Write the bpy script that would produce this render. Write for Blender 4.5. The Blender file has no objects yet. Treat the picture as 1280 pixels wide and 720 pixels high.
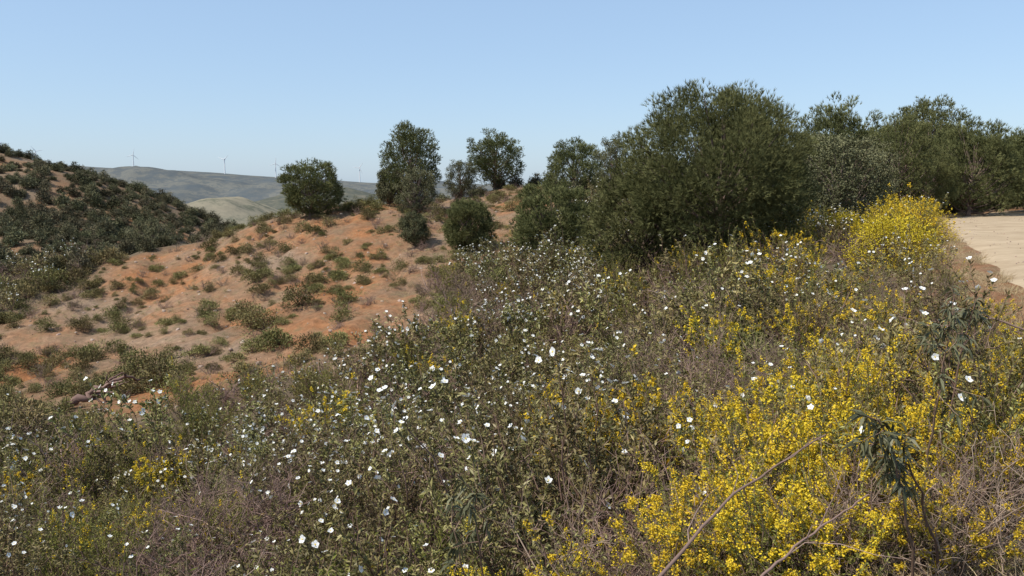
import bpy, math, numpy as np
from mathutils import Vector
R0 = np.random.default_rng(7)

# ------------------------------------------------------------------ helpers
def nrm(a):
    return a / np.maximum(np.linalg.norm(a, axis=-1, keepdims=True), 1e-9)

def hash2(ix, iy, seed):
    n = (ix.astype(np.int64) * 374761393 + iy.astype(np.int64) * 668265263 + seed * 1442695041) & 0xffffffff
    n = ((n ^ (n >> 13)) * 1274126177) & 0xffffffff
    n = n ^ (n >> 16)
    return (n & 0xffff) / 65535.0

def vnoise(x, y, seed=0):
    x = np.asarray(x, float); y = np.asarray(y, float)
    ix = np.floor(x); iy = np.floor(y)
    fx = x - ix; fy = y - iy
    fx = fx * fx * (3 - 2 * fx); fy = fy * fy * (3 - 2 * fy)
    a = hash2(ix, iy, seed); b = hash2(ix + 1, iy, seed)
    c = hash2(ix, iy + 1, seed); d = hash2(ix + 1, iy + 1, seed)
    return (a * (1 - fx) + b * fx) * (1 - fy) + (c * (1 - fx) + d * fx) * fy

def fbm(x, y, seed=0, o=4):
    s = 0; a = 0.5; t = 0
    for i in range(o):
        s = s + a * vnoise(x * 2 ** i + 17.3 * i, y * 2 ** i - 9.1 * i, seed + i); t += a; a *= 0.5
    return s / t

def smooth(a, b, x):
    t = np.clip((x - a) / (b - a), 0, 1)
    return t * t * (3 - 2 * t)

class MB:
    def __init__(s):
        s.v = []; s.f = []; s.n = []; s.m = []; s.t = []; s.c = 0
    def add(s, verts, faces, mat, tint):
        verts = np.asarray(verts, float).reshape(-1, 3)
        faces = np.asarray(faces, np.int64)
        s.v.append(verts); s.f.append((faces + s.c).ravel())
        s.n.append(np.full(len(faces), faces.shape[1])); s.m.append(np.full(len(faces), mat))
        s.t.append(np.broadcast_to(np.asarray(tint, float), (len(verts),)).copy()); s.c += len(verts)
    def mesh(s, name, mats, smooth_mats=()):
        V = np.concatenate(s.v); F = np.concatenate(s.f); N = np.concatenate(s.n); M = np.concatenate(s.m); T = np.concatenate(s.t)
        me = bpy.data.meshes.new(name)
        me.vertices.add(len(V)); me.vertices.foreach_set('co', V.astype(np.float32).ravel())
        me.loops.add(len(F)); me.loops.foreach_set('vertex_index', F.astype(np.int32))
        me.polygons.add(len(N))
        st = np.concatenate([[0], np.cumsum(N)[:-1]]).astype(np.int32)
        me.polygons.foreach_set('loop_start', st)
        me.polygons.foreach_set('material_index', M.astype(np.int32))
        at = me.attributes.new('tint', 'FLOAT', 'POINT'); at.data.foreach_set('value', T.astype(np.float32))
        for m in mats: me.materials.append(m)
        me.update(calc_edges=True)
        if smooth_mats:
            me.polygons.foreach_set('use_smooth', np.isin(M, list(smooth_mats)))
        return me

def tubes(mb, P, Rr, sides=4, mat=0, tint=None, rng=R0):
    P = np.asarray(P, float); B, n, _ = P.shape
    Rr = np.broadcast_to(Rr, (B, n))
    T = np.gradient(P, axis=1); T = nrm(T)
    ref = np.where(np.abs(T[..., 2:3]) > 0.9, np.array([1., 0, 0]), np.array([0, 0, 1.]))
    a = nrm(np.cross(T, ref)); b = np.cross(T, a)
    ang = np.arange(sides) * 2 * math.pi / sides
    ring = P[:, :, None] + Rr[..., None, None] * (np.cos(ang)[None, None, :, None] * a[:, :, None] + np.sin(ang)[None, None, :, None] * b[:, :, None])
    idx = np.arange(B * n * sides).reshape(B, n, sides)
    q = np.stack([idx[:, :-1], np.roll(idx, -1, 2)[:, :-1], np.roll(idx, -1, 2)[:, 1:], idx[:, 1:]], -1).reshape(-1, 4)
    if tint is None: tint = np.repeat(rng.random(B), n * sides)
    mb.add(ring.reshape(-1, 3), q, mat, tint)

def leaves(mb, p, d, L, W, mat, tint, rng, droop=0.0, mid=0.45):
    N = len(p)
    d = nrm(d)
    r = nrm(rng.normal(size=(N, 3)) + np.array([0, 0, 1.2]))
    side = nrm(np.cross(d, r)); up = np.cross(side, d)
    L = np.broadcast_to(L, (N,))[:, None]; W = np.broadcast_to(W, (N,))[:, None]
    mp = p + d * L * mid + up * L * 0.06
    tip = p + d * L - np.array([0, 0, 1.]) * L * droop
    V = np.stack([p, mp + side * W / 2, tip, mp - side * W / 2], 1)
    q = np.arange(N * 4).reshape(N, 4)
    mb.add(V.reshape(-1, 3), q, mat, np.repeat(np.broadcast_to(tint, (N,)), 4))

def needles(mb, p, d, L, W, mat, tint, rng):
    N = len(p); d = nrm(d)
    side = nrm(np.cross(d, nrm(rng.normal(size=(N, 3)))))
    L = np.broadcast_to(L, (N,))[:, None]
    V = np.stack([p - side * W / 2, p + side * W / 2, p + d * L], 1)
    mb.add(V.reshape(-1, 3), np.arange(N * 3).reshape(N, 3), mat, np.repeat(np.broadcast_to(tint, (N,)), 3))

def curves(p0, d, L, n, bend, rng, wob=0.08):
    B = len(p0); t = np.linspace(0, 1, n)[None, :, None]
    L = np.broadcast_to(L, (B,))[:, None, None]
    P = p0[:, None] + nrm(d)[:, None] * L * t + np.asarray(bend)[..., None, :] * L * t ** 2
    w = rng.normal(size=(B, n, 3)) * wob * L / n
    w = np.cumsum(w, 1); w[:, 0] = 0
    return P + w

def along(P, t):
    B, n, _ = P.shape
    s = np.clip(t, 0, 0.9999) * (n - 1); i = np.floor(s).astype(int); f = (s - i)[..., None]
    bi = np.arange(B)[:, None]
    a = P[bi, i]; b = P[bi, i + 1]
    return a * (1 - f) + b * f, nrm(b - a)

# ------------------------------------------------------------------ materials
def newmat(name):
    m = bpy.data.materials.new(name); m.use_nodes = True
    nt = m.node_tree; nt.nodes.clear()
    return m, nt, nt.nodes, nt.links

def foliage(name, c1, c2, rough=0.55, trans=0.25, rndamt=0.35, spec=0.0):
    m, nt, N, Lk = newmat(name)
    out = N.new('ShaderNodeOutputMaterial')
    at = N.new('ShaderNodeAttribute'); at.attribute_name = 'tint'
    ramp = N.new('ShaderNodeValToRGB')
    ramp.color_ramp.elements[0].color = (*c1, 1); ramp.color_ramp.elements[1].color = (*c2, 1)
    Lk.new(at.outputs['Fac'], ramp.inputs[0])
    oi = N.new('ShaderNodeObjectInfo')
    mr = N.new('ShaderNodeMapRange'); mr.inputs[3].default_value = 1 - rndamt; mr.inputs[4].default_value = 1 + rndamt
    Lk.new(oi.outputs['Random'], mr.inputs[0])
    hsv = N.new('ShaderNodeHueSaturation')
    mr2 = N.new('ShaderNodeMapRange'); mr2.inputs[3].default_value = 0.5 - 0.09 * rndamt; mr2.inputs[4].default_value = 0.5 + 0.05 * rndamt
    mth = N.new('ShaderNodeMath'); mth.operation = 'FRACT'
    mul = N.new('ShaderNodeMath'); mul.operation = 'MULTIPLY'; mul.inputs[1].default_value = 7.31
    Lk.new(oi.outputs['Random'], mul.inputs[0]); Lk.new(mul.outputs[0], mth.inputs[0]); Lk.new(mth.outputs[0], mr2.inputs[0])
    Lk.new(mr2.outputs[0], hsv.inputs['Hue']); Lk.new(mr.outputs[0], hsv.inputs['Value']); Lk.new(ramp.outputs[0], hsv.inputs['Color'])
    if spec > 0:
        bs = N.new('ShaderNodeBsdfPrincipled'); bs.inputs['Roughness'].default_value = rough
        bs.inputs['Specular IOR Level'].default_value = spec
    else:
        bs = N.new('ShaderNodeBsdfDiffuse')
    Lk.new(hsv.outputs[0], bs.inputs[0])
    if trans > 0:
        tr = N.new('ShaderNodeBsdfTranslucent'); Lk.new(hsv.outputs[0], tr.inputs[0])
        mx = N.new('ShaderNodeMixShader'); mx.inputs[0].default_value = trans
        Lk.new(bs.outputs[0], mx.inputs[1]); Lk.new(tr.outputs[0], mx.inputs[2]); Lk.new(mx.outputs[0], out.inputs[0])
    else:
        Lk.new(bs.outputs[0], out.inputs[0])
    return m

M_cist = foliage('rockrose_leaf', (0.070, 0.070, 0.022), (0.31, 0.275, 0.10), 0.5, 0, 0.35, spec=0.3)
M_cistd = foliage('rockrose_leaf_dark', (0.045, 0.05, 0.022), (0.16, 0.155, 0.08), 0.5, 0, 0.1, spec=0.25)
M_stem = foliage('brown_stem', (0.12, 0.078, 0.055), (0.28, 0.20, 0.145), 0.8, 0, 0.2)
M_dry = foliage('dry_twig', (0.15, 0.10, 0.078), (0.34, 0.25, 0.195), 0.85, 0, 0.25)
M_petal = foliage('white_petal', (0.80, 0.80, 0.78), (0.88, 0.88, 0.86), 0.6, 0.2, 0.03)
M_cent = foliage('flower_centre', (0.7, 0.5, 0.05), (0.8, 0.6, 0.05), 0.6, 0, 0.03)
M_yel = foliage('yellow_petal', (0.56, 0.38, 0.02), (0.80, 0.60, 0.06), 0.6, 0.2, 0.08)
M_yelf = foliage('yellow_bush_flower', (0.22, 0.19, 0.03), (0.70, 0.52, 0.04), 0.6, 0, 0.08)
M_broom = foliage('broom_leaf', (0.10, 0.11, 0.025), (0.30, 0.29, 0.08), 0.55, 0.15, 0.2)
M_olive = foliage('olive_shrub_leaf', (0.09, 0.09, 0.036), (0.28, 0.245, 0.105), 0.6, 0, 0.35)
M_pine = foliage('pine_needles', (0.042, 0.052, 0.020), (0.225, 0.228, 0.098), 0.55, 0, 0.12)
M_oak = foliage('oak_leaf', (0.05, 0.055, 0.028), (0.185, 0.18, 0.10), 0.5, 0, 0.15)
M_bark = foliage('bark', (0.11, 0.08, 0.065), (0.24, 0.18, 0.15), 0.9, 0, 0.15)
M_grass = foliage('dry_grass_blade', (0.34, 0.26, 0.14), (0.56, 0.44, 0.27), 0.7, 0, 0.15)
M_scrub = foliage('far_scrub_leaf', (0.055, 0.06, 0.033), (0.19, 0.175, 0.10), 0.7, 0, 0.4)
M_stone = foliage('stone_surface', (0.28, 0.20, 0.15), (0.40, 0.32, 0.26), .9, 0, .2)

# ------------------------------------------------------------------ terrain
C = """0 0 -1.65;1.6 2.6 -1.62;0.2 2.2 -1.9;2.4 3.4 -1.65;-1.5 0 -2.2;-1.5 3 -2.9;0 5 -3.1;1.2 6 -2.95;3 6.5 -2.2;-5 8 -4.9;
-4 12 -5.4;0 8.5 -4.0;2.5 12 -3.6;5 12 -2.5;0 15 -4.9;-10 16 -6.8;-16 26 -7.9;-7.3 22 -6.8;0 26 -5.2;0 38 -4.3;4.5 22 -3.5;5.7 28 -3.0;
10.5 30 -2.1;9 22 -2.1;15 38 -1.8;23 60 -1.5;35 70 -1.2;6.7 55 -1.0;4.2 60 -0.7;6 44 -2.4;
6.5 0 -1.65;4 0 -1.65;9 0 -1.6;5.8 6 -1.65;8.5 6 -1.65;11.5 6 -1.6;9.2 15 -1.7;12 15 -1.65;15 15 -1.6;17 32 -1.7;20 32 -1.65;23 32 -1.6;28 52 -1.65;31 52 -1.65;34 52 -1.6;
20 5 -1.4;30 20 -1.2;45 45 -1.0;60 70 -1.0;40 0 -1.5;
-5 32 -5.6;-10.6 32 -6.7;-19.8 35 -7.9;-34.4 55 -5.9;-22.9 60 -3.5;-12.2 52 -3.0;-3.6 46 -3.6;-17.6 62 -2.1;-12.5 64 -1.1;-5.2 66 -1.0;0 72 0.5;4.1 70 0.0;
-21.5 50 -5.4;-23.2 44 -6.9;-10.3 44 -4.7;-28 62 -5.0;
-17 80 -8;-5 85 -4;-35 75 -13;10 90 -3;40 110 -2;-50 85 -15;
-125 200 8.8;-116 220 6;-103 230 0;-94 240 -6;-69 110 -12;-63 120 -10;-62 130 -8;-100 160 -4.7;-90 170 -3.3;-150 260 4;-120 290 -12;
-160 120 0;-60 60 -12;-45 40 -10.5;-30 20 -9;-20 5 -8;-60 0 -12;-150 0 -10;-40 150 -24;0 200 -24;-60 300 -35;50 200 -12;150 150 -5;150 0 -3;0 -100 -10;100 -100 -3;
-100 -100 -15;0 400 -40;300 300 -15;-300 300 -25;-300 0 -15;300 0 -8;0 -300 -15;3 -6 -1.7;-4 -6 -3.5;-12 -8 -6;8 -20 -1.8;-200 230 12"""
C = np.array([[float(a) for a in r.split()] for r in C.replace('\n', '').split(';') if r.strip()])
def tpsk(r2):
    return np.where(r2 > 1e-9, 0.5 * r2 * np.log(np.maximum(r2, 1e-9)), 0)
n = len(C)
K = tpsk(((C[:, None, :2] - C[None, :, :2]) ** 2).sum(-1)) + np.eye(n) * 0.3
Pm = np.c_[np.ones(n), C[:, :2]]
A = np.block([[K, Pm], [Pm.T, np.zeros((3, 3))]])
sol = np.linalg.solve(A, np.r_[C[:, 2], np.zeros(3)])
PC = np.array([[6.0, -40], [6.2, -8], [6.8, 0], [8.5, 6], [12, 15], [16, 23.5], [20, 32], [25, 42], [31, 52], [40, 60], [56, 66], [90, 70]])
def resample(P, step=0.5):
    out = []
    for i in range(len(P) - 1):
        p0 = P[max(i - 1, 0)]; p1 = P[i]; p2 = P[i + 1]; p3 = P[min(i + 2, len(P) - 1)]
        k = max(int(np.linalg.norm(p2 - p1) / step), 1)
        for t in np.arange(k) / k:
            out.append(0.5 * ((2 * p1) + (-p0 + p2) * t + (2 * p0 - 5 * p1 + 4 * p2 - p3) * t * t + (-p0 + 3 * p1 - 3 * p2 + p3) * t ** 3))
    out.append(P[-1]); return np.array(out)
PCr = resample(PC)
def pathdist(x, y):
    x = np.asarray(x, float); y = np.asarray(y, float); sh = x.shape
    q = np.c_[x.ravel(), y.ravel()]
    out = np.full(len(q), 99.0)
    near = (np.abs(q[:, 0]) < 110) & (np.abs(q[:, 1]) < 90)
    idx = np.where(near)[0]
    for i in range(0, len(idx), 20000):
        j = idx[i:i + 20000]
        out[j] = np.sqrt(((q[j, None] - PCr[None]) ** 2).sum(-1).min(1))
    return out.reshape(sh)
def height(x, y):
    x = np.asarray(x, float); y = np.asarray(y, float); sh = x.shape
    xf = x.ravel(); yf = y.ravel(); z = np.empty(len(xf))
    for i in range(0, len(xf), 20000):
        a = xf[i:i + 20000]; b = yf[i:i + 20000]
        ac = np.clip(a, -400, 400); bc = np.clip(b, -400, 450)
        r2 = (ac[:, None] - C[None, :, 0]) ** 2 + (bc[:, None] - C[None, :, 1]) ** 2
        z[i:i + 20000] = tpsk(r2) @ sol[:n] + sol[n] + sol[n + 1] * ac + sol[n + 2] * bc
    Rr = np.hypot(xf, yf)
    w = smooth(290, 480, Rr)
    z = z * (1 - w) + (-48.0) * w
    pd = pathdist(xf, yf)
    k = smooth(2.4, 5.0, pd) * smooth(1.5, 5, Rr)
    z = z + k * ((fbm(xf * 0.35, yf * 0.35, 3) - 0.5) * 0.7 + (fbm(xf * 1.6, yf * 1.6, 9, 3) - 0.5) * 0.25)
    # rain-cut rills running down the face of the knoll
    kn = smooth(28, 34, yf) * smooth(64, 56, yf) * smooth(-30, -24, xf) * smooth(1, -5, xf)
    u = xf + (fbm(xf * .15, yf * .15, 12) - .5) * 5
    z = z - kn * .38 * smooth(.60, .8, vnoise(u * .75, yf * .09, 14)) - kn * .14 * smooth(.55, .8, vnoise(u * 2.2, yf * .25, 15))
    z = z + smooth(80, 200, Rr) * (fbm(xf * 0.03, yf * 0.03, 5) - 0.5) * 7
    return z.reshape(sh)

BARE = np.array([(-21, 29), (-15, 27.5), (-10.6, 27), (-4.5, 28.5), (-3, 37), (-3, 42), (-.5, 44), (2.0, 50), (3.2, 60), (3, 72), (-5, 72), (-12.5, 70), (-18, 66), (-25, 60), (-27, 50), (-29, 42)], float)
def inpoly(x, y, P):
    x = np.asarray(x); y = np.asarray(y); c = np.zeros(x.shape, bool)
    j = len(P) - 1
    for i in range(len(P)):
        xi, yi = P[i]; xj, yj = P[j]
        c ^= ((yi > y) != (yj > y)) & (x < (xj - xi) * (y - yi) / (yj - yi + 1e-12) + xi)
        j = i
    return c
def bare(x, y):
    jx = (fbm(x * 0.25, y * 0.25, 31) - 0.5) * 6; jy = (fbm(x * 0.25, y * 0.25, 41) - 0.5) * 6
    return inpoly(x + jx, y + jy, BARE)

ng = 640; b = 6.1
t = np.linspace(-1, 1, ng)
gx = -5 + 20 * np.sinh(t * b); gy = 28 + 20 * np.sinh(t * b)
X, Y = np.meshgrid(gx, gy)
Z = height(X, Y)
mb = MB()
idx = np.arange(ng * ng).reshape(ng, ng)
q = np.stack([idx[:-1, :-1], idx[:-1, 1:], idx[1:, 1:], idx[1:, :-1]], -1).reshape(-1, 4)
br = bare(X, Y).astype(float)
for _ in range(4):
    br = (br + np.roll(br, 1, 0) + np.roll(br, -1, 0) + np.roll(br, 1, 1) + np.roll(br, -1, 1)) / 5
br = br * (.68 + .32 * smooth(.38, .6, fbm(X * .5, Y * .5, 66)))
br = np.maximum(br, smooth(5.5, 3.0, pathdist(X, Y)) * 0.9)
br = np.maximum(br, (.2 + .5 * smooth(.4, .65, fbm(X * .05, Y * .05, 68))) * smooth(90, 150, np.hypot(X, Y)) * (X < -40))
mb.add(np.stack([X, Y, Z], -1).reshape(-1, 3), q, 0, br.ravel())
def soil_material(name):
    m, nt, N, Lk = newmat(name)
    out = N.new('ShaderNodeOutputMaterial'); bs = N.new('ShaderNodeBsdfDiffuse')
    geo = N.new('ShaderNodeNewGeometry')
    def noise(sc, det=6, rough=0.6):
        nn = N.new('ShaderNodeTexNoise'); nn.inputs['Scale'].default_value = sc; nn.inputs['Detail'].default_value = det
        nn.inputs['Roughness'].default_value = rough; Lk.new(geo.outputs['Position'], nn.inputs['Vector']); return nn
    def ramp(src, els):
        r = N.new('ShaderNodeValToRGB'); cr = r.color_ramp
        cr.elements[0].position = els[0][0]; cr.elements[0].color = (*els[0][1], 1)
        cr.elements[1].position = els[-1][0]; cr.elements[1].color = (*els[-1][1], 1)
        for p, c in els[1:-1]:
            e = cr.elements.new(p); e.color = (*c, 1)
        Lk.new(src, r.inputs[0]); return r
    def mix(fac, a, b_, mode='MIX'):
        x = N.new('ShaderNodeMix'); x.data_type = 'RGBA'; x.blend_type = mode
        if isinstance(fac, float): x.inputs[0].default_value = fac
        else: Lk.new(fac, x.inputs[0])
        Lk.new(a, x.inputs[6]); Lk.new(b_, x.inputs[7]); return x.outputs[2]
    soil = ramp(noise(0.16, 5).outputs[0], [(0.35, (0.30, 0.215, 0.155)), (0.48, (0.31, 0.19, 0.12)), (0.62, (0.35, 0.165, 0.08))])
    fine = ramp(noise(3.0, 9, 0.8).outputs[0], [(0.3, (0.45, 0.45, 0.45)), (0.7, (1.38, 1.34, 1.28))])
    s1 = mix(1.0, soil.outputs[0], fine.outputs[0], 'MULTIPLY')
    gr = ramp(noise(1.3, 7, 0.75).outputs[0], [(0.5, (0, 0, 0)), (0.66, (1, 1, 1))])
    gcol = N.new('ShaderNodeRGB'); gcol.outputs[0].default_value = (0.20, 0.165, 0.09, 1)
    md = N.new('ShaderNodeMath'); md.operation = 'MULTIPLY'; md.inputs[1].default_value = 0.6; Lk.new(gr.outputs[0], md.inputs[0])
    s2 = mix(md.outputs[0], s1, gcol.outputs[0])
    lit = ramp(noise(2.5, 7, 0.7).outputs[0], [(0.3, (0.08, 0.06, 0.042)), (0.7, (0.21, 0.16, 0.11))])
    at = N.new('ShaderNodeAttribute'); at.attribute_name = 'tint'
    col = mix(at.outputs['Fac'], lit.outputs[0], s2)
    Lk.new(col, bs.inputs[0])
    bp = N.new('ShaderNodeBump'); bp.inputs['Strength'].default_value = 0.8; bp.inputs['Distance'].default_value = 0.15
    Lk.new(noise(3.0, 9, 0.8).outputs[0], bp.inputs['Height']); Lk.new(bp.outputs[0], bs.inputs['Normal'])
    Lk.new(bs.outputs[0], out.inputs[0]); return m
M_soil = soil_material('soil')
def link(name, me, loc=(0, 0, 0), rot=0, scl=1):
    o = bpy.data.objects.new(name, me); o.location = loc; o.rotation_euler = (0, 0, rot)
    o.scale = (scl,) * 3 if not hasattr(scl, '__len__') else scl
    bpy.context.scene.collection.objects.link(o); return o
link('ground', mb.mesh('ground', [M_soil], (0,)))

# path
tg = nrm(np.gradient(PCr, axis=0)); pr = np.c_[tg[:, 1], -tg[:, 0]]
offs = np.linspace(-1, 1, 31)
hw = 2.75 + 0.35 * (fbm(np.arange(len(PCr)) * 0.12, np.zeros(len(PCr)), 77) - 0.5) * 2
XY = PCr[:, None] + pr[:, None] * (offs[None, :, None] * hw[:, None, None])
XY = XY + np.stack([(vnoise(XY[..., 0] * 1.1, XY[..., 1] * 1.1, 5) - .5) * .5 * np.abs(offs)[None] ** 3, 0 * XY[..., 0]], -1)
Zp = height(XY[..., 0], XY[..., 1]) + 0.07 * (1 - np.abs(offs)[None] ** 6) - 0.03 * np.abs(offs)[None] ** 6 - 0.025 * np.exp(-((np.abs(offs)[None] - 0.45) / 0.14) ** 2)
mb = MB(); ii = np.arange(XY.shape[0] * 31).reshape(-1, 31)
mb.add(np.concatenate([XY, Zp[..., None]], -1).reshape(-1, 3), np.stack([ii[:-1, :-1], ii[:-1, 1:], ii[1:, 1:], ii[1:, :-1]], -1).reshape(-1, 4), 0, 1.0)
m, nt, N, Lk = newmat('dirt_path_surface')
out = N.new('ShaderNodeOutputMaterial'); bs = N.new('ShaderNodeBsdfDiffuse')
g = N.new('ShaderNodeNewGeometry'); nz = N.new('ShaderNodeTexNoise'); nz.inputs['Scale'].default_value = 0.7; nz.inputs['Detail'].default_value = 11; nz.inputs['Roughness'].default_value = 0.7
Lk.new(g.outputs['Position'], nz.inputs['Vector']); rp = N.new('ShaderNodeValToRGB')
rp.color_ramp.elements[0].position = 0.3; rp.color_ramp.elements[0].color = (0.31, 0.23, 0.15, 1); rp.color_ramp.elements[1].position = 0.68; rp.color_ramp.elements[1].color = (0.49, 0.385, 0.265, 1)
Lk.new(nz.outputs[0], rp.inputs[0]); Lk.new(rp.outputs[0], bs.inputs[0])
bp = N.new('ShaderNodeBump'); bp.inputs['Strength'].default_value = 0.25; bp.inputs['Distance'].default_value = 0.05; Lk.new(nz.outputs[0], bp.inputs['Height']); Lk.new(bp.outputs[0], bs.inputs['Normal'])
Lk.new(bs.outputs[0], out.inputs[0])
link('dirt_path', mb.mesh('dirt_path', [m], (0,)))

# ------------------------------------------------------------------ distant hills
def hill_material(name, els, sc):
    m, nt, N, Lk = newmat(name)
    out = N.new('ShaderNodeOutputMaterial'); bs = N.new('ShaderNodeBsdfDiffuse')
    g = N.new('ShaderNodeNewGeometry')
    nz = N.new('ShaderNodeTexNoise'); nz.inputs['Scale'].default_value = sc; nz.inputs['Detail'].default_value = 10; nz.inputs['Roughness'].default_value = 0.75
    Lk.new(g.outputs['Position'], nz.inputs['Vector'])
    r = N.new('ShaderNodeValToRGB'); r.color_ramp.elements[0].position = els[0][0]; r.color_ramp.elements[0].color = (*els[0][1], 1)
    r.color_ramp.elements[1].position = els[-1][0]; r.color_ramp.elements[1].color = (*els[-1][1], 1)
    for p, c in els[1:-1]:
        e = r.color_ramp.elements.new(p); e.color = (*c, 1)
    Lk.new(nz.outputs[0], r.inputs[0]); Lk.new(r.outputs[0], bs.inputs[0]); Lk.new(bs.outputs[0], out.inputs[0]); return m
M_far = hill_material('haze_tinted_scrubland', [(0.38, (0.09, 0.105, 0.115)), (0.5, (0.115, 0.123, 0.122)), (0.56, (0.16, 0.158, 0.14)), (0.62, (0.11, 0.12, 0.12))], 0.012)  # atmospheric haze painted into the base colours as blue-grey, no volume
M_mid = hill_material('haze_tinted_spur', [(0.38, (0.075, 0.083, 0.075)), (0.55, (0.115, 0.115, 0.09)), (0.68, (0.21, 0.18, 0.14))], 0.04)  # spur greens greyed to paint in some distance haze
M_pale = hill_material('pale_field', [(0.38, (0.13, 0.13, 0.095)), (0.48, (0.23, 0.205, 0.15)), (0.65, (0.29, 0.25, 0.18))], 0.03)
cx = np.array([-6000, -3000, -1880, -1606, -1333, -991, -547, 0, 1500, 4000, 6000.]); cv = np.array([200, 204, 209, 211, 215, 222, 230, 236, 234, 230, 230.])
def crest(x): return (240 - np.interp(x, cx, cv)) / 1024 * 3500
def farz(x, y):
    p = smooth(1500, 3500, y) ** 0.8 * (1 - 0.5 * smooth(3600, 5200, y))
    return -60 + (crest(x) + 60) * p + (fbm(x / 260, y / 260, 51, 5) - 0.5) * 120 * smooth(1500, 2200, y) * (1 - 0.82 * smooth(2900, 3500, y))
def gridobj(name, xs, ys, f, mat):
    X, Y = np.meshgrid(xs, ys); Z = f(X, Y); mb = MB(); i = np.arange(X.size).reshape(X.shape)
    mb.add(np.stack([X, Y, Z], -1).reshape(-1, 3), np.stack([i[:-1, :-1], i[:-1, 1:], i[1:, 1:], i[1:, :-1]], -1).reshape(-1, 4), 0, 0.5)
    return link(name, mb.mesh(name, [mat], (0,)))
gridobj('distant_hills', np.linspace(-6000, 6000, 600), np.linspace(1450, 5200, 200), farz, M_far)
def bump(cx_, cy_, sx, sy, top, base=-58, sd=1, am=22):
    return lambda x, y: base + (top - base) * np.exp(-((x - cx_) / sx) ** 2 - ((y - cy_) / sy) ** 2) + (fbm(x / 60, y / 60, sd) - .5) * am * np.exp(-((x - cx_) / sx) ** 2 - ((y - cy_) / sy) ** 2)
gridobj('pale_field_hill', np.linspace(-800, -100, 160), np.linspace(700, 1500, 130), bump(-405, 1150, 85, 200, -6, sd=61), M_pale)
gridobj('distant_spur', np.linspace(-1000, 600, 160), np.linspace(900, 2100, 100), bump(-330, 1500, 190, 240, 4, sd=71), M_mid)
gridobj('distant_spur', np.linspace(-1500, -300, 160), np.linspace(600, 1500, 100), bump(-760, 1300, 240, 260, 12, sd=81), M_mid)

# wind turbines
M_white = foliage('turbine_white', (0.7, 0.71, 0.73), (0.72, 0.73, 0.75), 0.5, 0, 0)
def turbine(x, y, z, hub=78, bl=38, yaw=0, a0=0.3):
    mb = MB()
    P = np.array([[[0, 0, -5], [0, 0, hub * 0.5], [0, 0, hub]]], float)
    tubes(mb, P, np.array([[2.6, 2.1, 1.5]]), 10, 0, 0.5)
    e = bpy.data.objects.new('wind_turbine', None); e.location = (x, y, z); e.rotation_euler = (0, 0, yaw); bpy.context.scene.collection.objects.link(e)
    parts = [('tower', mb)]
    mb = MB(); tubes(mb, np.array([[[0, 5.5, hub + 1], [0, 5, hub + 1], [0, 0, hub + 1], [0, -4, hub + 1], [0, -5.5, hub + 1], [0, -6.2, hub + 1]]], float), np.array([[0.1, 2, 2.2, 2, 1.5, 0.1]]), 8, 0, 0.5); parts.append(('nacelle', mb))
    for k in range(3):
        a = a0 + k * 2 * math.pi / 3; dr = np.array([math.sin(a), 0, math.cos(a)]); pp = np.array([0, -5, hub + 1.])
        ts = np.array([0.02, 0.08, 0.2, 0.6, 1.0]); mb = MB()
        tubes(mb, (pp + dr * bl * ts[:, None])[None], np.array([[1.0, 1.3, 1.6, 1.0, 0.25]]), 6, 0, 0.5); parts.append((f'blade_{k+1}', mb))
    for nme, mb in parts:
        o = bpy.data.objects.new(nme, mb.mesh(nme, [M_white])); o.parent = e; bpy.context.scene.collection.objects.link(o)
for (tx, a0, yw) in [(-1600, 0.2, 0.4), (-1215, 0.9, -0.2), (-1000, 0.1, 0.3), (-645, 0.6, 0.1), (-2010, 1.4, 0.5)]:
    turbine(tx, 3500, float(farz(np.array([tx]), np.array([3500.]))[0]), 60, 29, yw, a0)

# ------------------------------------------------------------------ plants
lib = {}
def libadd(coll, me):
    if coll not in lib: lib[coll] = bpy.data.collections.new(coll)
    o = bpy.data.objects.new(f'{coll}_{len(lib[coll].objects):02d}', me); lib[coll].objects.link(o)

def unit(az, el):
    return np.stack([np.cos(az) * np.cos(el), np.sin(az) * np.cos(el), np.sin(el)], -1)

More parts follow.
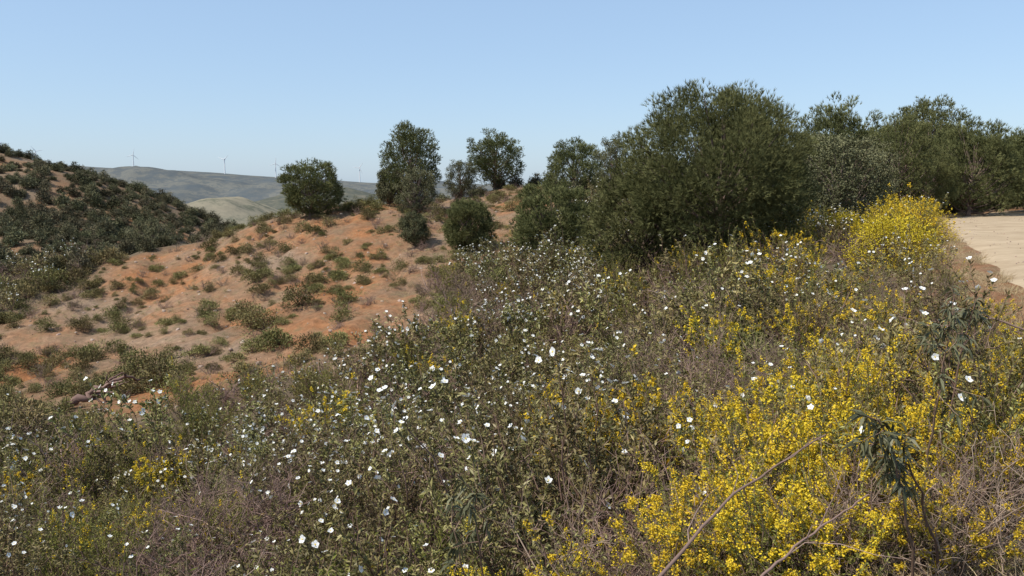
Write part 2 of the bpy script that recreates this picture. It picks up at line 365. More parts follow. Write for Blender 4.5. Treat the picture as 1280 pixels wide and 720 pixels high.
def rockrose(rng, nfl=10, H=1.3, stems=17, nb=8, nl=26, leaflen=0.075, spread=0.75, fr=(.023, .033), lw=.23):
    mb = MB()
    az = rng.random(stems) * 2 * math.pi; el = np.radians(rng.uniform(50, 88, stems) - 20 * rng.random(stems) * spread)
    L = H * rng.uniform(0.65, 1.02, stems)
    p0 = np.c_[rng.normal(0, .07, (stems, 2)), np.full(stems, -0.05)]
    S = curves(p0, unit(az, el), L, 7, np.tile([0, 0, 0.12], (stems, 1)), rng, 0.35)
    tubes(mb, S, np.linspace(0.011, 0.004, 7)[None], 4, 1, rng=rng)
    t = rng.uniform(0.35, 1.0, (stems, nb)); t[:, 0] = 0.99
    bp, bt = along(S, t); bp = bp.reshape(-1, 3); bt = bt.reshape(-1, 3)
    bd = nrm(bt * 0.8 + rng.normal(size=bt.shape) * 0.45 + np.array([0, 0, 0.25]))
    BL = rng.uniform(0.14, 0.34, len(bp))
    Bc = curves(bp, bd, BL, 4, np.tile([0, 0, 0.2], (len(bp), 1)), rng, 0.2)
    tubes(mb, Bc, np.linspace(0.004, 0.0018, 4)[None], 3, 1, rng=rng)
    lt = rng.uniform(0.15, 1.0, (len(bp), nl)) ** 0.75
    lp, ld = along(Bc, lt)
    btint = rng.random((len(bp), 1)) * 0.5
    tint = (btint + rng.random(lt.shape) * 0.5).ravel()
    lp = lp.reshape(-1, 3); ld = ld.reshape(-1, 3)
    d = nrm(ld * 0.7 + nrm(rng.normal(size=ld.shape)) * 0.9 + np.array([0, 0, 0.15]))
    leaves(mb, lp, d, rng.uniform(0.6, 1.15, len(lp)) * leaflen, leaflen * lw, 0, tint, rng, 0.12)
    if nfl:
        tips = Bc[:, -1]; order = np.argsort(-(tips[:, 2] + 0.5 * np.hypot(tips[:, 0], tips[:, 1]) + rng.normal(0, .2, len(tips))))[:nfl]
        tp = tips[order]
        out_ = nrm(tp * np.array([1, 1, 0.0]) * 0.7 + rng.normal(size=tp.shape) * 0.45 + np.array([0, 0, 0.7]))
        flowers(mb, tp + out_ * 0.02, out_, rng.uniform(*fr, len(tp)), 2, 3, rng)
    return mb.mesh('rockrose', [M_cist, M_stem, M_petal, M_cent])

def flowers(mb, p, nn, r, mp, mc, rng):
    N_ = len(p); a = nrm(np.cross(nn, rng.normal(size=nn.shape))); b_ = np.cross(nn, a); r = r[:, None]
    for k in range(5):
        an = k * 2 * math.pi / 5; c = lambda an: np.cos(an) * a + np.sin(an) * b_
        j = rng.uniform(.8, 1.15, (N_, 1)); cup = rng.uniform(.1, .45, (N_, 1))
        V = np.stack([p, p + c(an - 0.58) * r * 0.85 + nn * r * 0.12, p + c(an) * r * 1.08 * j + nn * r * cup, p + c(an + 0.58) * r * 0.85 + nn * r * (0.17)], 1)
        mb.add(V.reshape(-1, 3), np.arange(N_ * 4).reshape(N_, 4), mp, np.repeat(rng.random(N_), 4))
    q = p + nn * r * 0.16
    V = np.stack([q + a * r * .22, q + b_ * r * .22, q - a * r * .22, q - b_ * r * .22], 1)
    mb.add(V.reshape(-1, 3), np.arange(N_ * 4).reshape(N_, 4), mc, 0.5)

def broom(rng, H=1.0, shoots=90, fl=34, lv=55, flowered=0.75, spread=1.0, k=1.0):
    mb = MB()
    nst = 14
    az = rng.random(nst) * 2 * math.pi; el = np.radians(rng.uniform(35, 85, nst))
    S = curves(np.c_[rng.normal(0, .06, (nst, 2)), np.full(nst, -.05)], unit(az, el), H * rng.uniform(0.4, 0.75, nst), 5, np.tile([0, 0, .15], (nst, 1)), rng, .3)
    tubes(mb, S, np.linspace(0.010, 0.005, 5)[None], 4, 1, rng=rng)
    kk = rng.integers(0, nst, shoots); t = rng.uniform(0.4, 1, (shoots, 1))
    sp, stt = along(S[kk], t); sp = sp[:, 0]; stt = stt[:, 0]
    sd = nrm(stt * 0.5 + rng.normal(size=sp.shape) * 0.4 * spread + np.array([0, 0, 0.45]) + nrm(sp * np.array([1, 1, 0])) * 0.35)
    SL = H * rng.uniform(0.25, 0.55, shoots)
    B = curves(sp, sd, SL, 5, np.tile([0, 0, .15], (shoots, 1)), rng, .2)
    tubes(mb, B, np.linspace(0.0035, 0.0015, 5)[None], 3, 1, rng=rng)
    lt = rng.uniform(0.1, 0.97, (shoots, lv)); lp, ld = along(B, lt)
    bt = rng.random((shoots, 1)) * .5
    lp = lp.reshape(-1, 3); ld = ld.reshape(-1, 3)
    leaves(mb, lp, ld * 0.8 + nrm(rng.normal(size=ld.shape)) * 0.8, rng.uniform(.018, .036, len(lp)) * k, 0.008 * k, 0, (bt + rng.random(lt.shape) * .5).ravel(), rng)
    f = rng.random(shoots) < flowered
    Bf = B[f]
    if len(Bf):
        ft = 1 - rng.uniform(0, 0.30, (len(Bf), fl)) * rng.uniform(0.25, 1, (len(Bf), 1)); fp, fd = along(Bf, ft)
        fp = fp.reshape(-1, 3); fd = fd.reshape(-1, 3)
        for _ in range(2):
            leaves(mb, fp + rng.normal(0, .012, fp.shape), fd * 0.2 + nrm(rng.normal(size=fd.shape)), rng.uniform(.011, .021, len(fp)) * k, 0.013 * k, 2, rng.random(len(fp)), rng, 0, 0.6)
    return mb.mesh('broom', [M_broom, M_stem, M_yel])

def dryshrub(rng, H=0.9, n1=26, n2=9, n3=4, leafy=0, k=1.0):
    mb = MB()
    az = rng.random(n1) * 2 * math.pi; el = np.radians(rng.uniform(25, 85, n1))
    S = curves(np.c_[rng.normal(0, .06, (n1, 2)), np.full(n1, -.05)], unit(az, el), H * rng.uniform(.6, 1., n1), 6, np.tile([0, 0, .05], (n1, 1)), rng, .45)
    tubes(mb, S, k * np.linspace(0.009, 0.003, 6)[None], 4, 1, rng=rng)
    bp, bt = along(S, rng.uniform(.25, 1, (n1, n2))); bp = bp.reshape(-1, 3); bt = bt.reshape(-1, 3)
    B = curves(bp, bt * .7 + rng.normal(size=bt.shape) * .5 + [0, 0, .15], H * rng.uniform(.15, .4, len(bp)), 4, np.zeros((len(bp), 3)), rng, .4)
    tubes(mb, B, k * np.linspace(0.0035, 0.0018, 4)[None], 3, 1, rng=rng)
    cp, ct = along(B, rng.uniform(.2, 1, (len(B), n3))); cp = cp.reshape(-1, 3); ct = ct.reshape(-1, 3)
    D = curves(cp, ct * .7 + rng.normal(size=ct.shape) * .6, H * rng.uniform(.06, .16, len(cp)), 3, np.zeros((len(cp), 3)), rng, .3)
    tubes(mb, D, k * np.linspace(0.002, 0.0012, 3)[None], 3, 1, rng=rng)
    if leafy:
        lp, ld = along(D, rng.uniform(.2, 1, (len(D), leafy))); lp = lp.reshape(-1, 3); ld = ld.reshape(-1, 3)
        leaves(mb, lp, ld * .5 + rng.normal(size=ld.shape) * .6, rng.uniform(.02, .04, len(lp)), .012, 0, rng.random(len(lp)), rng)
    return mb.mesh('dry_shrub', [M_olive, M_dry])

def blobshrub(rng, H=0.8, W=1.0, nc=26, nl=90, ls=0.055, mat=None, shell=.6):
    mb = MB(); mat = mat or M_olive
    d = nrm(rng.normal(size=(nc, 3))); d[:, 2] = np.abs(d[:, 2])
    r = rng.uniform(.35, 1, nc) ** shell * rng.uniform(.7, 1.2, nc) if shell > .3 else rng.uniform(.8, 1.05, nc)
    c = d * np.array([W / 2, W / 2, H * .85]) * r[:, None] + [0, 0, H * .08]
    P = np.stack([np.zeros_like(c), c * .5 + rng.normal(0, .03, c.shape) * W, c], 1)
    tubes(mb, P, np.array([[.018, .01, .004]]) * H, 3, 1, rng=rng)
    pos = c[:, None] + rng.normal(size=(nc, nl, 3)) * np.array([W, W, H]) * .085
    dd = nrm(pos - c[:, None] + d[:, None] * .06 + [0, 0, .04]); dd = dd + rng.normal(size=dd.shape) * .35
    ti = (rng.random((nc, 1)) * .6 + rng.random((nc, nl)) * .4).ravel()
    leaves(mb, pos.reshape(-1, 3), dd.reshape(-1, 3), rng.uniform(.7, 1.3, nc * nl) * ls, ls * .4, 0, ti, rng)
    return mb.mesh('shrub', [mat, M_stem])

def grasst(rng, H=.3, nbl=60):
    mb = MB(); az = rng.random(nbl) * 6.283; el = np.radians(rng.uniform(45, 88, nbl))
    p = np.c_[rng.normal(0, .06, (nbl, 2)), np.full(nbl, -.02)]
    P = curves(p, unit(az, el), H * rng.uniform(.4, 1, nbl), 4, np.c_[np.cos(az) * .3, np.sin(az) * .3, -.15 * np.ones(nbl)], rng, .1)
    tubes(mb, P, np.array([[.0028, .0025, .002, .0006]]), 3, 0, rng=rng)
    return mb.mesh('grass', [M_grass])

def stone(rng):
    mb = MB(); nu, nv = 9, 6
    u = np.arange(nu) / nu * 2 * math.pi; v = np.linspace(-math.pi / 2, math.pi / 2, nv)
    U, V_ = np.meshgrid(u, v); r = 1 + rng.normal(0, .14, U.shape); r[0] = r[0, 0]; r[-1] = r[-1, 0]
    P = np.stack([np.cos(U) * np.cos(V_) * r, np.sin(U) * np.cos(V_) * r * .8, np.sin(V_) * r * .6], -1) * .1
    i = np.arange(nu * nv).reshape(nv, nu); q = np.stack([i[:-1], np.roll(i, -1, 1)[:-1], np.roll(i, -1, 1)[1:], i[1:]], -1).reshape(-1, 4)
    mb.add(P.reshape(-1, 3), q, 0, rng.random()); return mb.mesh('stone', [M_stone])

NF = [12, 3, 22, 6, 34, 15]
for i in range(6): libadd('rockrose_src', rockrose(np.random.default_rng(100 + i), NF[i], H=1.2, stems=16, nb=8, nl=22, leaflen=.066))
for i in range(6): libadd('rockrose_far_src', rockrose(np.random.default_rng(150 + i), NF[i], H=1.25, stems=11, nb=6, nl=12, leaflen=.105, fr=(.028, .04), lw=.32))
for i in range(4): libadd('broom_src', broom(np.random.default_rng(200 + i), 1.05, 140, flowered=[.8, .6, .35, .7][i]))
for i in range(4): libadd('broom_far_src', broom(np.random.default_rng(210 + i), 1.05, 100, 12, 18, flowered=[.85, .5, .3, .7][i], k=2.0))
for i in range(2): libadd('greenbroom_src', broom(np.random.default_rng(230 + i), 1.0, 90, 8, 26, flowered=[.0, .1][i], k=1.6))
for i in range(3): libadd('dry_src', dryshrub(np.random.default_rng(300 + i), n3=3, leafy=[0, 1, 3][i]))
for i in range(3): libadd('dry_far_src', dryshrub(np.random.default_rng(310 + i), n1=16, n2=6, n3=2, leafy=[0, 2, 4][i], k=1.8))
for i in range(4): libadd('olive_src', blobshrub(np.random.default_rng(400 + i), [.7, .9, .8, .5][i], 1.1, 24, 50, .085))
for i in range(2): libadd('grass_src', grasst(np.random.default_rng(500 + i)))
for i in range(4): libadd('scrub_src', blobshrub(np.random.default_rng(600 + i), [2.4, 2, 1.6, 2.8][i], 2.8, 26, 46, .34, M_scrub))
for i in range(3): libadd('stone_src', stone(np.random.default_rng(700 + i)))

def scatter(name, coll, pts, rot, scl, idx):
    me = bpy.data.meshes.new(name); me.vertices.add(len(pts)); me.vertices.foreach_set('co', np.asarray(pts, np.float32).ravel())
    for an, ty, dat, key in [('rot', 'FLOAT_VECTOR', rot, 'vector'), ('scl', 'FLOAT_VECTOR', scl, 'vector'), ('idx', 'INT', idx, 'value')]:
        a = me.attributes.new(an, ty, 'POINT'); a.data.foreach_set(key, np.asarray(dat, np.int32 if ty == 'INT' else np.float32).ravel())
    o = link(name, me)
    g = bpy.data.node_groups.new(name, 'GeometryNodeTree')
    g.interface.new_socket('Geometry', in_out='INPUT', socket_type='NodeSocketGeometry'); g.interface.new_socket('Geometry', in_out='OUTPUT', socket_type='NodeSocketGeometry')
    gi = g.nodes.new('NodeGroupInput'); go = g.nodes.new('NodeGroupOutput')
    iop = g.nodes.new('GeometryNodeInstanceOnPoints'); ci = g.nodes.new('GeometryNodeCollectionInfo')
    ci.inputs[0].default_value = coll; ci.inputs[1].default_value = True; ci.inputs[2].default_value = True
    g.links.new(gi.outputs[0], iop.inputs['Points']); g.links.new(ci.outputs[0], iop.inputs['Instance']); iop.inputs['Pick Instance'].default_value = True
    for an, ty, sk in [('rot', 'FLOAT_VECTOR', 'Rotation'), ('scl', 'FLOAT_VECTOR', 'Scale'), ('idx', 'INT', 'Instance Index')]:
        na = g.nodes.new('GeometryNodeInputNamedAttribute'); na.data_type = ty; na.inputs['Name'].default_value = an
        s = [x for x in na.outputs if x.enabled and x.name == 'Attribute'][0]
        g.links.new(s, iop.inputs[sk])
    g.links.new(iop.outputs[0], go.inputs[0])
    md = o.modifiers.new('scatter', 'NODES'); md.node_group = g
    return o

def place(name, src, x, y, rng, smin=.8, smax=1.2, tilt=.12, idx=None, zoff=-.03, sarr=None):
    x = np.asarray(x, float); y = np.asarray(y, float)
    if len(x) == 0: return
    z = height(x, y) + zoff
    s = rng.uniform(smin, smax, len(x)) if sarr is None else np.asarray(sarr, float)
    rot = np.c_[rng.normal(0, tilt, (len(x), 2)), rng.random(len(x)) * 6.283]
    sc = np.c_[s, s, s * rng.uniform(.85, 1.15, len(x))]
    if idx is None: idx = rng.integers(0, len(lib[src].objects), len(x))
    scatter(name, lib[src], np.c_[x, y, z], rot, sc, idx)

def jgrid(x0, x1, y0, y1, sp, rng):
    X, Y = np.meshgrid(np.arange(x0, x1, sp), np.arange(y0, y1, sp))
    X = X + rng.uniform(-.5, .5, X.shape) * sp; Y = Y + rng.uniform(-.5, .5, Y.shape) * sp
    return X.ravel(), Y.ravel()

rng = np.random.default_rng(11)
x1, y1 = jgrid(-20, 14, 1.0, 17, .84, rng); x2_, y2_ = jgrid(-60, 45, 17, 56, 1.08, rng)
x = np.r_[x1, x2_]; y = np.r_[y1, y2_]
pd = pathdist(x, y); Rr = np.hypot(x, y)
ok = (pd > 3.5) & (Rr > 3.6) & ~bare(x, y) & (x > -0.8 * y - 7) & (x < .8 * y + 7)
ok &= ~((x > 0.6) & (y < 4.6) & (x < 4))
ok &= np.hypot(x - 9.3, y - 19.5) > 1.3
x, y, pd = x[ok], y[ok], pd[ok]
e = smooth(9.5, 3, pd)
n1 = fbm(x * .22, y * .22, 91); n2 = fbm(x * .3, y * .3, 93); r = rng.random(len(x)); r2 = rng.random(len(x))
typ = np.zeros(len(x), int)
typ[(n2 > .54) & (r < .6)] = 2
typ[r > .87] = 2
typ[(n1 > .54) & (r > .25) & (r < .78)] = 3
typ[(n1 < .42) & (r < .45)] = 4
typ[(r < .03) & (y > 9)] = 1
amt = np.where(y > 9, .06 + .34 * e, .1 + .5 * e)
typ[(r2 < amt) & (e > .12)] = 1
typ[(e > .12) & (r2 > .82) & (typ == 0)] = 3
typ[(x > 2.2) & (y < 9) & (r < .45)] = 1
left = (x < -.42 * y - 2) & (y > 22); typ[left & (r < .65)] = 4
scl = rng.uniform(.8, 1.15, len(x)) * np.where(y > 17, 1.15, 1.0) * (.82 + .34 * smooth(.35, .65, fbm(x * .4, y * .4, 99)))
lim = np.where((x > .5 * y) & (y > 2), .62, np.where(pd < 7, .9, 9.)); lim = np.where((x > .38 * y) & (y > 8) & (y < 20), np.minimum(lim, .75), lim)
scl = np.minimum(scl, lim * rng.uniform(.85, 1.05, len(x)))
log = (np.abs(x + .51 * y) < 2.2) & (y > 21) & (y < 29); scl[log] *= .55
flw = fbm(x * .18, y * .18, 97)
ids6 = np.where(flw > .46, rng.choice([2, 4, 5, 0], len(x)), rng.choice([0, 1, 3, 5], len(x)))
fsp = y > 15
def P2(name, src, mask, m=1.0):
    ix = ids6[mask] if 'rockrose' in src else None
    place(name, src, x[mask], y[mask], rng, sarr=scl[mask] * m, idx=ix)
P2('rockrose_shrubs', 'rockrose_src', (typ == 0) & ~fsp)
P2('rockrose_shrubs', 'rockrose_far_src', (typ == 0) & fsp)
P2('yellow_broom_shrubs', 'broom_src', (typ == 1) & (y <= 9))
P2('yellow_broom_shrubs', 'broom_far_src', (typ == 1) & (y > 9))
P2('dry_twiggy_shrubs', 'dry_src', (typ == 2) & ~fsp, m=1.2)
P2('dry_twiggy_shrubs', 'dry_far_src', (typ == 2) & fsp, m=1.2)
P2('green_broom_shrubs', 'greenbroom_src', typ == 3)
P2('olive_green_shrubs', 'olive_src', typ == 4, m=1.25)

# yellow bushes beside the viewpoint
H = np.array([(.75, 3.9, .8, 1), (1.3, 3.9, .8, 3), (1.5, 4.5, .95, 0), (1.25, 5.0, .9, 2), (2.0, 4.6, .95, 3), (2.5, 5.1, .9, 0), (1.9, 5.5, 1., 2), (2.9, 4.7, .75, 2), (2.6, 6.0, .95, 3),
  (3.4, 6.6, .85, 0), (2.2, 6.6, 1., 1), (3.9, 7.6, .8, 1), (3.1, 8.0, 1., 3), (4.7, 8.8, .75, 2), (2.0, 3.75, .6, 3), (2.5, 4.2, .65, 1), (1.7, 4.05, .8, 0),
  (3.3, 4.8, .62, 1), (3.7, 5.7, .65, 2), (1.1, 4.4, .85, 3), (1.75, 4.9, 1., 0), (2.25, 5.5, 1., 3), (2.3, 4.75, .85, 1)])
place('yellow_broom_shrubs', 'broom_src', H[:, 0], H[:, 1], rng, sarr=H[:, 2], idx=H[:, 3].astype(int), tilt=.08)
H = np.array([(10.9, 23, 1.1, 1), (11.5, 23.6, 1.2, 3), (12.6, 26, 1.2, 2), (13.5, 29, 1.2, 1), (14.2, 31, 1.2, 3), (5.6, 12, .9, 2), (7.4, 24, 1.1, 3), (4.5, 16, 1., 1), (-6.5, 15.5, 1.0, 0), (-7.3, 16, 1.0, 3), (-10.5, 19, 1., 0)])
place('yellow_broom_shrubs', 'broom_far_src', H[:, 0], H[:, 1], rng, sarr=H[:, 2], idx=H[:, 3].astype(int), tilt=.06)
for bx, by, bh, bw in [(9.3, 20, 1.35, 1.9), (12.9, 27, 1.7, 2.6), (11.7, 29, 1.2, 2.0)]:
    link('yellow_flowering_bush', blobshrub(np.random.default_rng(int(bx * 10)), bh, bw, 120, 75, .06, M_yelf, .1), (bx, by, float(height(np.array([bx]), np.array([by]))[0]) - .03))
place('dry_twiggy_shrubs', 'dry_src', [1.6, 2.2, 1.0, 2.6, 1.9, .8, 2.35, 2.05, 1.5], [3.75, 3.85, 4.2, 4.0, 4.15, 4.7, 4.3, 3.6, 4.9], rng, .6, .8, idx=np.array([0, 1, 0, 0, 1, 0, 0, 0, 1]))
place('rockrose_shrubs', 'rockrose_src', [2.35, 3.0, 3.6, 2.6, 2.9, 1.85, 3.2, 2.3], [4.5, 5.0, 6.2, 5.7, 6.4, 5.2, 5.5, 6.2], rng, .62, .85, idx=np.array([1, 3, 1, 0, 3, 1, 0, 3]))

# long-stemmed rockrose plants with drooping dark leaves, close to the viewpoint
def sprig(tip, base, clusters, rg):
    mb = MB(); base = np.array(base, float); tip = np.array(tip, float); ts = np.linspace(0, 1, 9)[:, None]
    P = base + (tip - base) * ts + np.array([0, 0, .18]) * np.sin(ts * math.pi) * .6 + rg.normal(0, .008, (9, 3))
    tubes(mb, P[None], np.linspace(.007, .003, 9)[None], 6, 1, .4)
    bt = rg.uniform(.55, 1, (1, clusters)); bt[0, 0] = 1; bp, bd = along(P[None], bt); bp = bp[0]; bd = bd[0]
    B = curves(bp, bd * .6 + rg.normal(size=bd.shape) * .7 + [0, 0, .2], rg.uniform(.06, .2, clusters), 5, np.tile([0, 0, -.1], (clusters, 1)), rg, .2)
    tubes(mb, B, np.linspace(.003, .0015, 5)[None], 4, 1, rng=rg)
    lp, ld = along(B, rg.uniform(.4, 1, (clusters, 18))); lp = lp.reshape(-1, 3); ld = ld.reshape(-1, 3)
    dd = ld * .35 + nrm(rg.normal(size=ld.shape)) * .7 + [0, 0, -.45]
    leaves(mb, lp, dd, rg.uniform(.05, .085, len(lp)), .014, 0, rg.random(len(lp)), rg, .25)
    return mb.mesh('rockrose_sprig', [M_cistd, M_stem])
rg = np.random.default_rng(21)
for tip, base, k in [((1.45, 3.15, -.90), (1.75, 3.4, -1.66), 8), ((1.62, 3.3, -1.12), (1.9, 3.5, -1.66), 8), ((-.18, 3.7, -1.42), (-.1, 4.0, -2.7), 6), ((-.3, 3.9, -1.65), (-.1, 4.1, -2.75), 6), ((2.1, 3.9, -.78), (2.2, 4.2, -1.66), 6), ((2.5, 4.6, -.68), (2.5, 4.8, -1.7), 8), ((2.8, 4.9, -.7), (2.75, 5.1, -1.75), 8)]:
    link('rockrose_plant', sprig(tip, base, k, rg))

# knoll
x, y = jgrid(-32, 8, 26, 76, .95, rng)
k = bare(x, y) & (rng.random(len(x)) < .16 + .72 * smooth(.46, .6, fbm(x * .3, y * .3, 55)))
x, y = x[k], y[k]
dk = .3 + .85 * rng.random(len(x)) ** 1.7
dk *= np.where((x < -9) & (x > -16) & (y < 46), 1.3, 1)
place('knoll_shrubs', 'olive_src', x, y, rng, sarr=dk)
x, y = jgrid(-32, 8, 26, 76, .65, rng); k = bare(x, y) & (rng.random(len(x)) < .12 + .7 * smooth(.44, .6, fbm(x * .4, y * .4, 57))); place('dry_grass', 'grass_src', x[k], y[k], rng, .5, 1.2)
x, y = jgrid(-32, 8, 26, 76, 1.6, rng); k = bare(x, y) & (rng.random(len(x)) < .45); place('dry_twiggy_shrubs', 'dry_far_src', x[k], y[k], rng, .3, .8)
x, y = jgrid(-32, 8, 26, 76, .7, rng); k = bare(x, y) & (rng.random(len(x)) < .5); place('loose_stones', 'stone_src', x[k], y[k], rng, sarr=.3 + 1.3 * rng.random(k.sum()) ** 3, tilt=.5)
x, y = jgrid(0.8, 5.5, 1.2, 5, .14, rng); k = pathdist(x, y) > 2.7; place('dry_grass', 'grass_src', x[k], y[k], rng, .5, 1.1)
x, y = jgrid(2, 40, 3, 58, .4, rng); p_ = pathdist(x, y); k = (p_ > 2.5) & (p_ < 3.6); place('dry_grass', 'grass_src', x[k], y[k], rng, .5, 1.2)
x = rng.uniform(2, 40, 3000); y = rng.uniform(3, 58, 3000); k = pathdist(x, y) < 2.7; place('loose_stones', 'stone_src', x[k], y[k], rng, .08, .35, tilt=.5, zoff=.06)
# scrub beyond the crest and to the right
x, y = jgrid(-70, 75, 54, 130, 1.9, rng)
k = (pathdist(x, y) > 3.8) & ~inpoly(x, y, BARE)
x, y = x[k], y[k]; place('background_scrub', 'scrub_src', x, y, rng, .3, .62)
x, y = jgrid(10, 60, 5, 60, 1.3, rng); k = (pathdist(x, y) > 3.9) & (x > .56 * y + 3); place('olive_green_shrubs', 'olive_src', x[k], y[k], rng, 1., 1.7)
# left hillside
x, y = jgrid(-260, -20, 75, 330, 2.9, rng)
dens = smooth(9, -5, height(x, y) + 8 * (fbm(x * .03, y * .03, 8) - .5)); k = rng.random(len(x)) < .46 + .52 * dens
x, y = x[k], y[k]; place('hillside_scrub', 'scrub_src', x, y, rng, sarr=.42 + .8 * rng.random(len(x)) ** 2)

# ------------------------------------------------------------------ trees
def tree(rng, kind, H, W, clumps, tufts, nd, nw, trunkvis=.12, nlen=(.12, .2)):
    mb = MB()
    cz = H * (.5 + trunkvis / 2); az_ = H * (1 - trunkvis) / 2
    d = nrm(rng.normal(size=(clumps, 3)))
    r = rng.uniform(.2, 1, clumps) ** .38
    nl = 12; lb = nrm(rng.normal(size=(nl, 3))); lw = rng.uniform(-.16, .12, nl)
    wob = 1 + sum(lw[i] * np.exp(-((1 - d @ lb[i]) / .22) ** 2) for i in range(nl)) + rng.normal(0, .02, clumps)
    taper = 1 - .12 * np.clip(d[:, 2], -1, 1)
    sq = 1 + .13 * (1 - np.abs(np.abs(d[:, 2]) - .6) / .6)
    c = d * (r * wob * sq)[:, None] * np.stack([W / 2 * taper, W / 2 * taper, np.full(clumps, az_)], -1) * .88 + [0, 0, cz]
    ts = np.linspace(0, 1, 8); lean = rng.normal(0, .04, 2)
    T = np.stack([lean[0] * H * ts, lean[1] * H * ts, -.15 + H * .8 * ts], -1)[None]
    tr = .028 * H
    tubes(mb, T, (tr * (1 - .85 * ts))[None] * np.r_[1.3, np.ones(7)], 8, 1, .5)
    nlm = min(clumps, 70); j = rng.choice(clumps, nlm, False)
    t0 = np.clip((c[j, 2] / H) * .75 - .05, .1, .92)[:, None]; bp, _ = along(np.repeat(T, nlm, 0), t0); bp = bp[:, 0]
    mid = bp * .5 + c[j] * .5 + np.c_[np.zeros((nlm, 2)), -.04 * H * np.ones(nlm)]
    tubes(mb, np.stack([bp, mid, c[j]], 1), np.array([[.3, .2, .07]]) * tr, 5, 1, rng=rng)
    ctint = rng.random(clumps) * .55
    cr = W * rng.uniform(.04, .07, clumps) + .08
    off = nrm(rng.normal(size=(clumps, tufts, 3))) * (rng.random((clumps, tufts, 1)) ** .4) * cr[:, None, None] * np.array([1, 1, .8])
    pos = (c[:, None] + off).reshape(-1, 3)
    outd = nrm(pos - [0, 0, cz * .8])
    td = nrm(outd * .5 + nrm(off.reshape(-1, 3)) * .45 + [0, 0, .4] + rng.normal(size=pos.shape) * .2)
    tt = np.repeat(ctint, tufts) + rng.random(len(pos)) * .25
    if kind == 'pine':
        P = np.repeat(pos, nd, 0); D = nrm(np.repeat(td, nd, 0) * 1.0 + nrm(rng.normal(size=(len(pos) * nd, 3))) * .6)
        P = P + np.repeat(td, nd, 0) * rng.uniform(0, .06, (len(P), 1))
        needles(mb, P, D, rng.uniform(*nlen, len(P)), nw, 0, np.repeat(tt, nd) + rng.random(len(P)) * .25, rng)
    else:
        P = np.repeat(pos, nd, 0) + rng.normal(0, .05, (len(pos) * nd, 3))
        leaves(mb, P, rng.normal(size=P.shape) + np.repeat(td, nd, 0) * .5, rng.uniform(.06, .11, len(P)), nw, 0, np.repeat(tt, nd) + rng.random(len(P)) * .3, rng)
    return mb.mesh('tree', [M_pine if kind == 'pine' else M_oak, M_bark], (1,))
RB = np.random.default_rng
PV = [(tree(RB(901 + i), 'pine', h, w_, 290, 27, 9, .022, tv, (.13, .22)), h, w_) for i, (h, w_, tv) in enumerate([(6.2, 5, .06), (5, 5, .02), (3.4, 3.6, -.02), (5.5, 5, .1), (4.4, 4.5, -.02)])]
OV = [(tree(RB(921 + i), 'oak', h, w_, 170, 30, 4, .06, .03), h, w_) for i, (h, w_) in enumerate([(4.5, 4.5), (3, 3)])]
BIG = (tree(RB(907), 'pine', 6.3, 6.9, 620, 46, 9, .015, .03, (.12, .20)), 6.3, 6.9)
TREES = [
 (PV[0], -7.3, 60, 6.4, 4.7), (PV[3], -1.5, 72, 5.0, 5.2), (PV[4], -14.2, 58, 4.1, 4.8), (PV[2], -2.5, 46, 3.1, 3.0),
 (PV[4], 2.0, 40, 4.2, 4.4), (PV[1], 4.6, 60, 4.8, 4.6), (OV[0], 6.9, 55, 4.9, 3.6), (BIG, 7.2, 28.5, 6.4, 6.9), (PV[1], 5.0, 30.5, 4.8, 4.6),
 (OV[0], 14.8, 37, 4.6, 5.0), (PV[3], 22.5, 58, 7.9, 6.6), (PV[0], 33, 66, 8.8, 6.6), (PV[1], 30.5, 55, 6.6, 6), (PV[4], 36.5, 58, 6.4, 6),
 (PV[3], 27.5, 61, 6.0, 5.6), (OV[1], -5.8, 49, 2.3, 2.0), (OV[1], -9.0, 60.5, 3.2, 2.4), (OV[0], -6.8, 57.5, 3.6, 3.4), (OV[0], -4.3, 69, 3.4, 3.4), (OV[0], 19.2, 45, 4.3, 4.4), (PV[4], 11.6, 41, 5.8, 5),
 (OV[0], -29, 66, 4.6, 5.0)]
for i, (v, tx, ty, H, W) in enumerate(TREES):
    tz = float(height(np.array([tx]), np.array([ty]))[0]) - .05
    link('holm_oak_tree' if v in OV else 'pine_tree', v[0], (tx, ty, tz), R0.random() * 6.28, (W / v[2], W / v[2], H / v[1]))
for i, v in enumerate([PV[0], OV[0], PV[1]]): libadd('wood_src', v[0])
x, y = jgrid(14, 110, 66, 120, 5.0, rng)
k = (rng.random(len(x)) < .85) & (x > .3 * y - 4)
x2, y2 = jgrid(42, 100, 0, 62, 7, rng); k3 = (pathdist(x2, y2) > 7)
place('background_woodland', 'wood_src', np.r_[x[k], x2[k3]], np.r_[y[k], y2[k3]], rng, .8, 1.25, .03)
wx, wy = [39, 26, 19.5, 40, 44, 24, 34, 29, 17.5, 14, 23, 37, 30, 21], [54, 52, 50, 62, 58, 66, 62, 64.5, 47, 50, 49, 66, 58.5, 55]
place('background_woodland', 'wood_src', wx, wy, rng, .65, .95, .03)

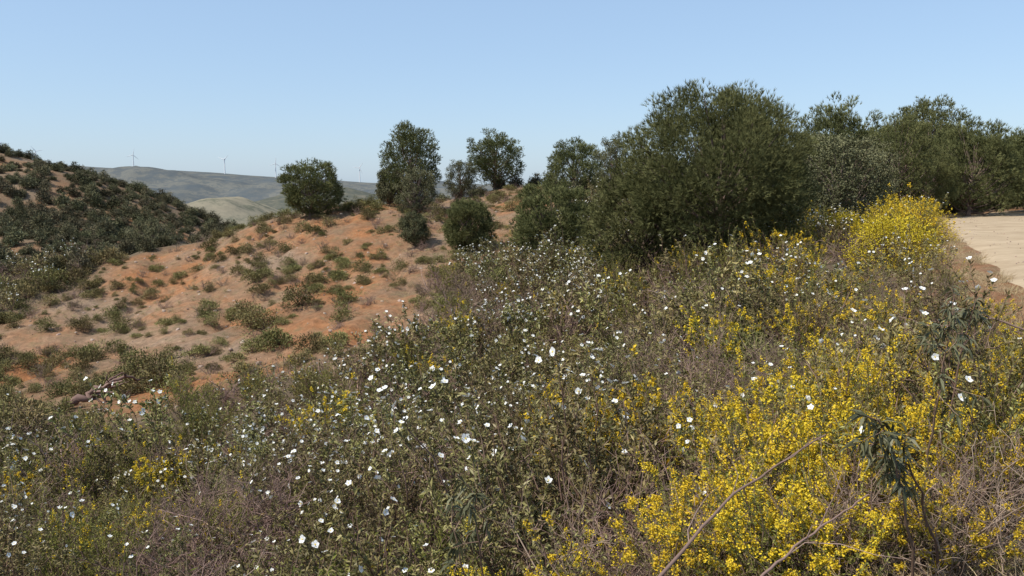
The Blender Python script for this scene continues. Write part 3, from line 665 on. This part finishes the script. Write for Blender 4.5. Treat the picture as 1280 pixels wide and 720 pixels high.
# ------------------------------------------------------------------ bare branches, dead log
def branch(name, pts, r0, r1, twigs, rg, tl=(.12, .4)):
    pts = np.array(pts, float); tt = np.linspace(0, 1, len(pts)); ts = np.linspace(0, 1, 22)
    P = np.stack([np.interp(ts, tt, pts[:, i]) for i in range(3)], -1)
    for _ in range(3): P[1:-1] = (P[:-2] + 2 * P[1:-1] + P[2:]) / 4
    P[1:-1] += rg.normal(0, r0 * .35, P[1:-1].shape)
    mb = MB(); tubes(mb, P[None], (np.linspace(r0, r1, 22))[None], 7, 1, .35)
    if twigs:
        bp, bt = along(P[None], rg.uniform(.3, 1, (1, twigs))); bp = bp[0]; bt = bt[0]
        B = curves(bp, bt * .8 + rg.normal(size=bt.shape) * .5, rg.uniform(*tl, twigs), 5, np.zeros((twigs, 3)), rg, .4)
        tubes(mb, B, np.linspace(r1 * .9, r1 * .35, 5)[None], 4, 1, rng=rg)
    link(name, mb.mesh(name, [M_cist, M_dry], (1,)))
rg = np.random.default_rng(5)
branch('bare_branch', [(.3, 2.7, -1.62), (.55, 2.85, -1.38), (.85, 3.05, -1.16), (1.3, 3.3, -1.0)], .009, .0035, 4, rg)
branch('bare_branch', [(.8, 2.75, -1.42), (1.1, 2.95, -1.3), (1.4, 3.1, -1.18)], .006, .003, 3, rg)
branch('bare_branch', [(4.2, 5.4, -1.6), (3.9, 5.5, -1.1), (3.3, 5.6, -.85), (3.0, 5.7, -.95)], .012, .004, 14, rg)
gz = lambda a, b_: float(height(np.array([a]), np.array([b_]))[0])
branch('fallen_log', [(-16.2, 28.8, gz(-16.2, 28.8) + .1), (-15.2, 29.0, gz(-15.2, 29.0) + .45), (-14.1, 29.3, gz(-14.1, 29.3) + .85)], .16, .06, 12, rg, (.4, 1.1))

# ------------------------------------------------------------------ light, sky, camera
sv = Vector((-0.80, -0.44, 0)).normalized(); elv = math.radians(52)
sun_dir = Vector((sv.x * math.cos(elv), sv.y * math.cos(elv), math.sin(elv)))
sl = bpy.data.lights.new('sun', 'SUN'); sl.energy = 5.0; sl.angle = math.radians(.5); sl.color = (1, .94, .83)
so = bpy.data.objects.new('sun', sl); so.rotation_euler = sun_dir.to_track_quat('Z', 'Y').to_euler(); so.location = (0, 0, 50); bpy.context.scene.collection.objects.link(so)
w = bpy.data.worlds.new('World'); bpy.context.scene.world = w; w.use_nodes = True
nt = w.node_tree; bg = nt.nodes['Background']
sk = nt.nodes.new('ShaderNodeTexSky'); sk.sky_type = 'NISHITA'; sk.sun_disc = False; sk.sun_elevation = elv; sk.sun_rotation = math.atan2(sv.x, sv.y)
sk.air_density = 1.0; sk.dust_density = 1.0; sk.ozone_density = 1.5; sk.altitude = 100
tn = nt.nodes.new('ShaderNodeMix'); tn.data_type = 'RGBA'; tn.inputs[0].default_value = 0.48; tn.inputs[7].default_value = (3.3, 4.8, 6.9, 1)
tn.clamp_result = False
nt.links.new(sk.outputs[0], tn.inputs[6]); nt.links.new(tn.outputs[2], bg.inputs[0]); bg.inputs[1].default_value = .145
cam = bpy.data.cameras.new('camera'); co = bpy.data.objects.new('camera', cam); bpy.context.scene.collection.objects.link(co)
cam.sensor_width = 36; cam.lens = 36 * 1024 / 1280; cam.clip_end = 20000; cam.clip_start = .05
co.location = (0, 0, 0); co.rotation_euler = (math.radians(90 - 6.7), 0, 0)
sc = bpy.context.scene; sc.camera = co
sc.view_settings.view_transform = 'Standard'; sc.view_settings.look = 'None'; sc.view_settings.exposure = 0
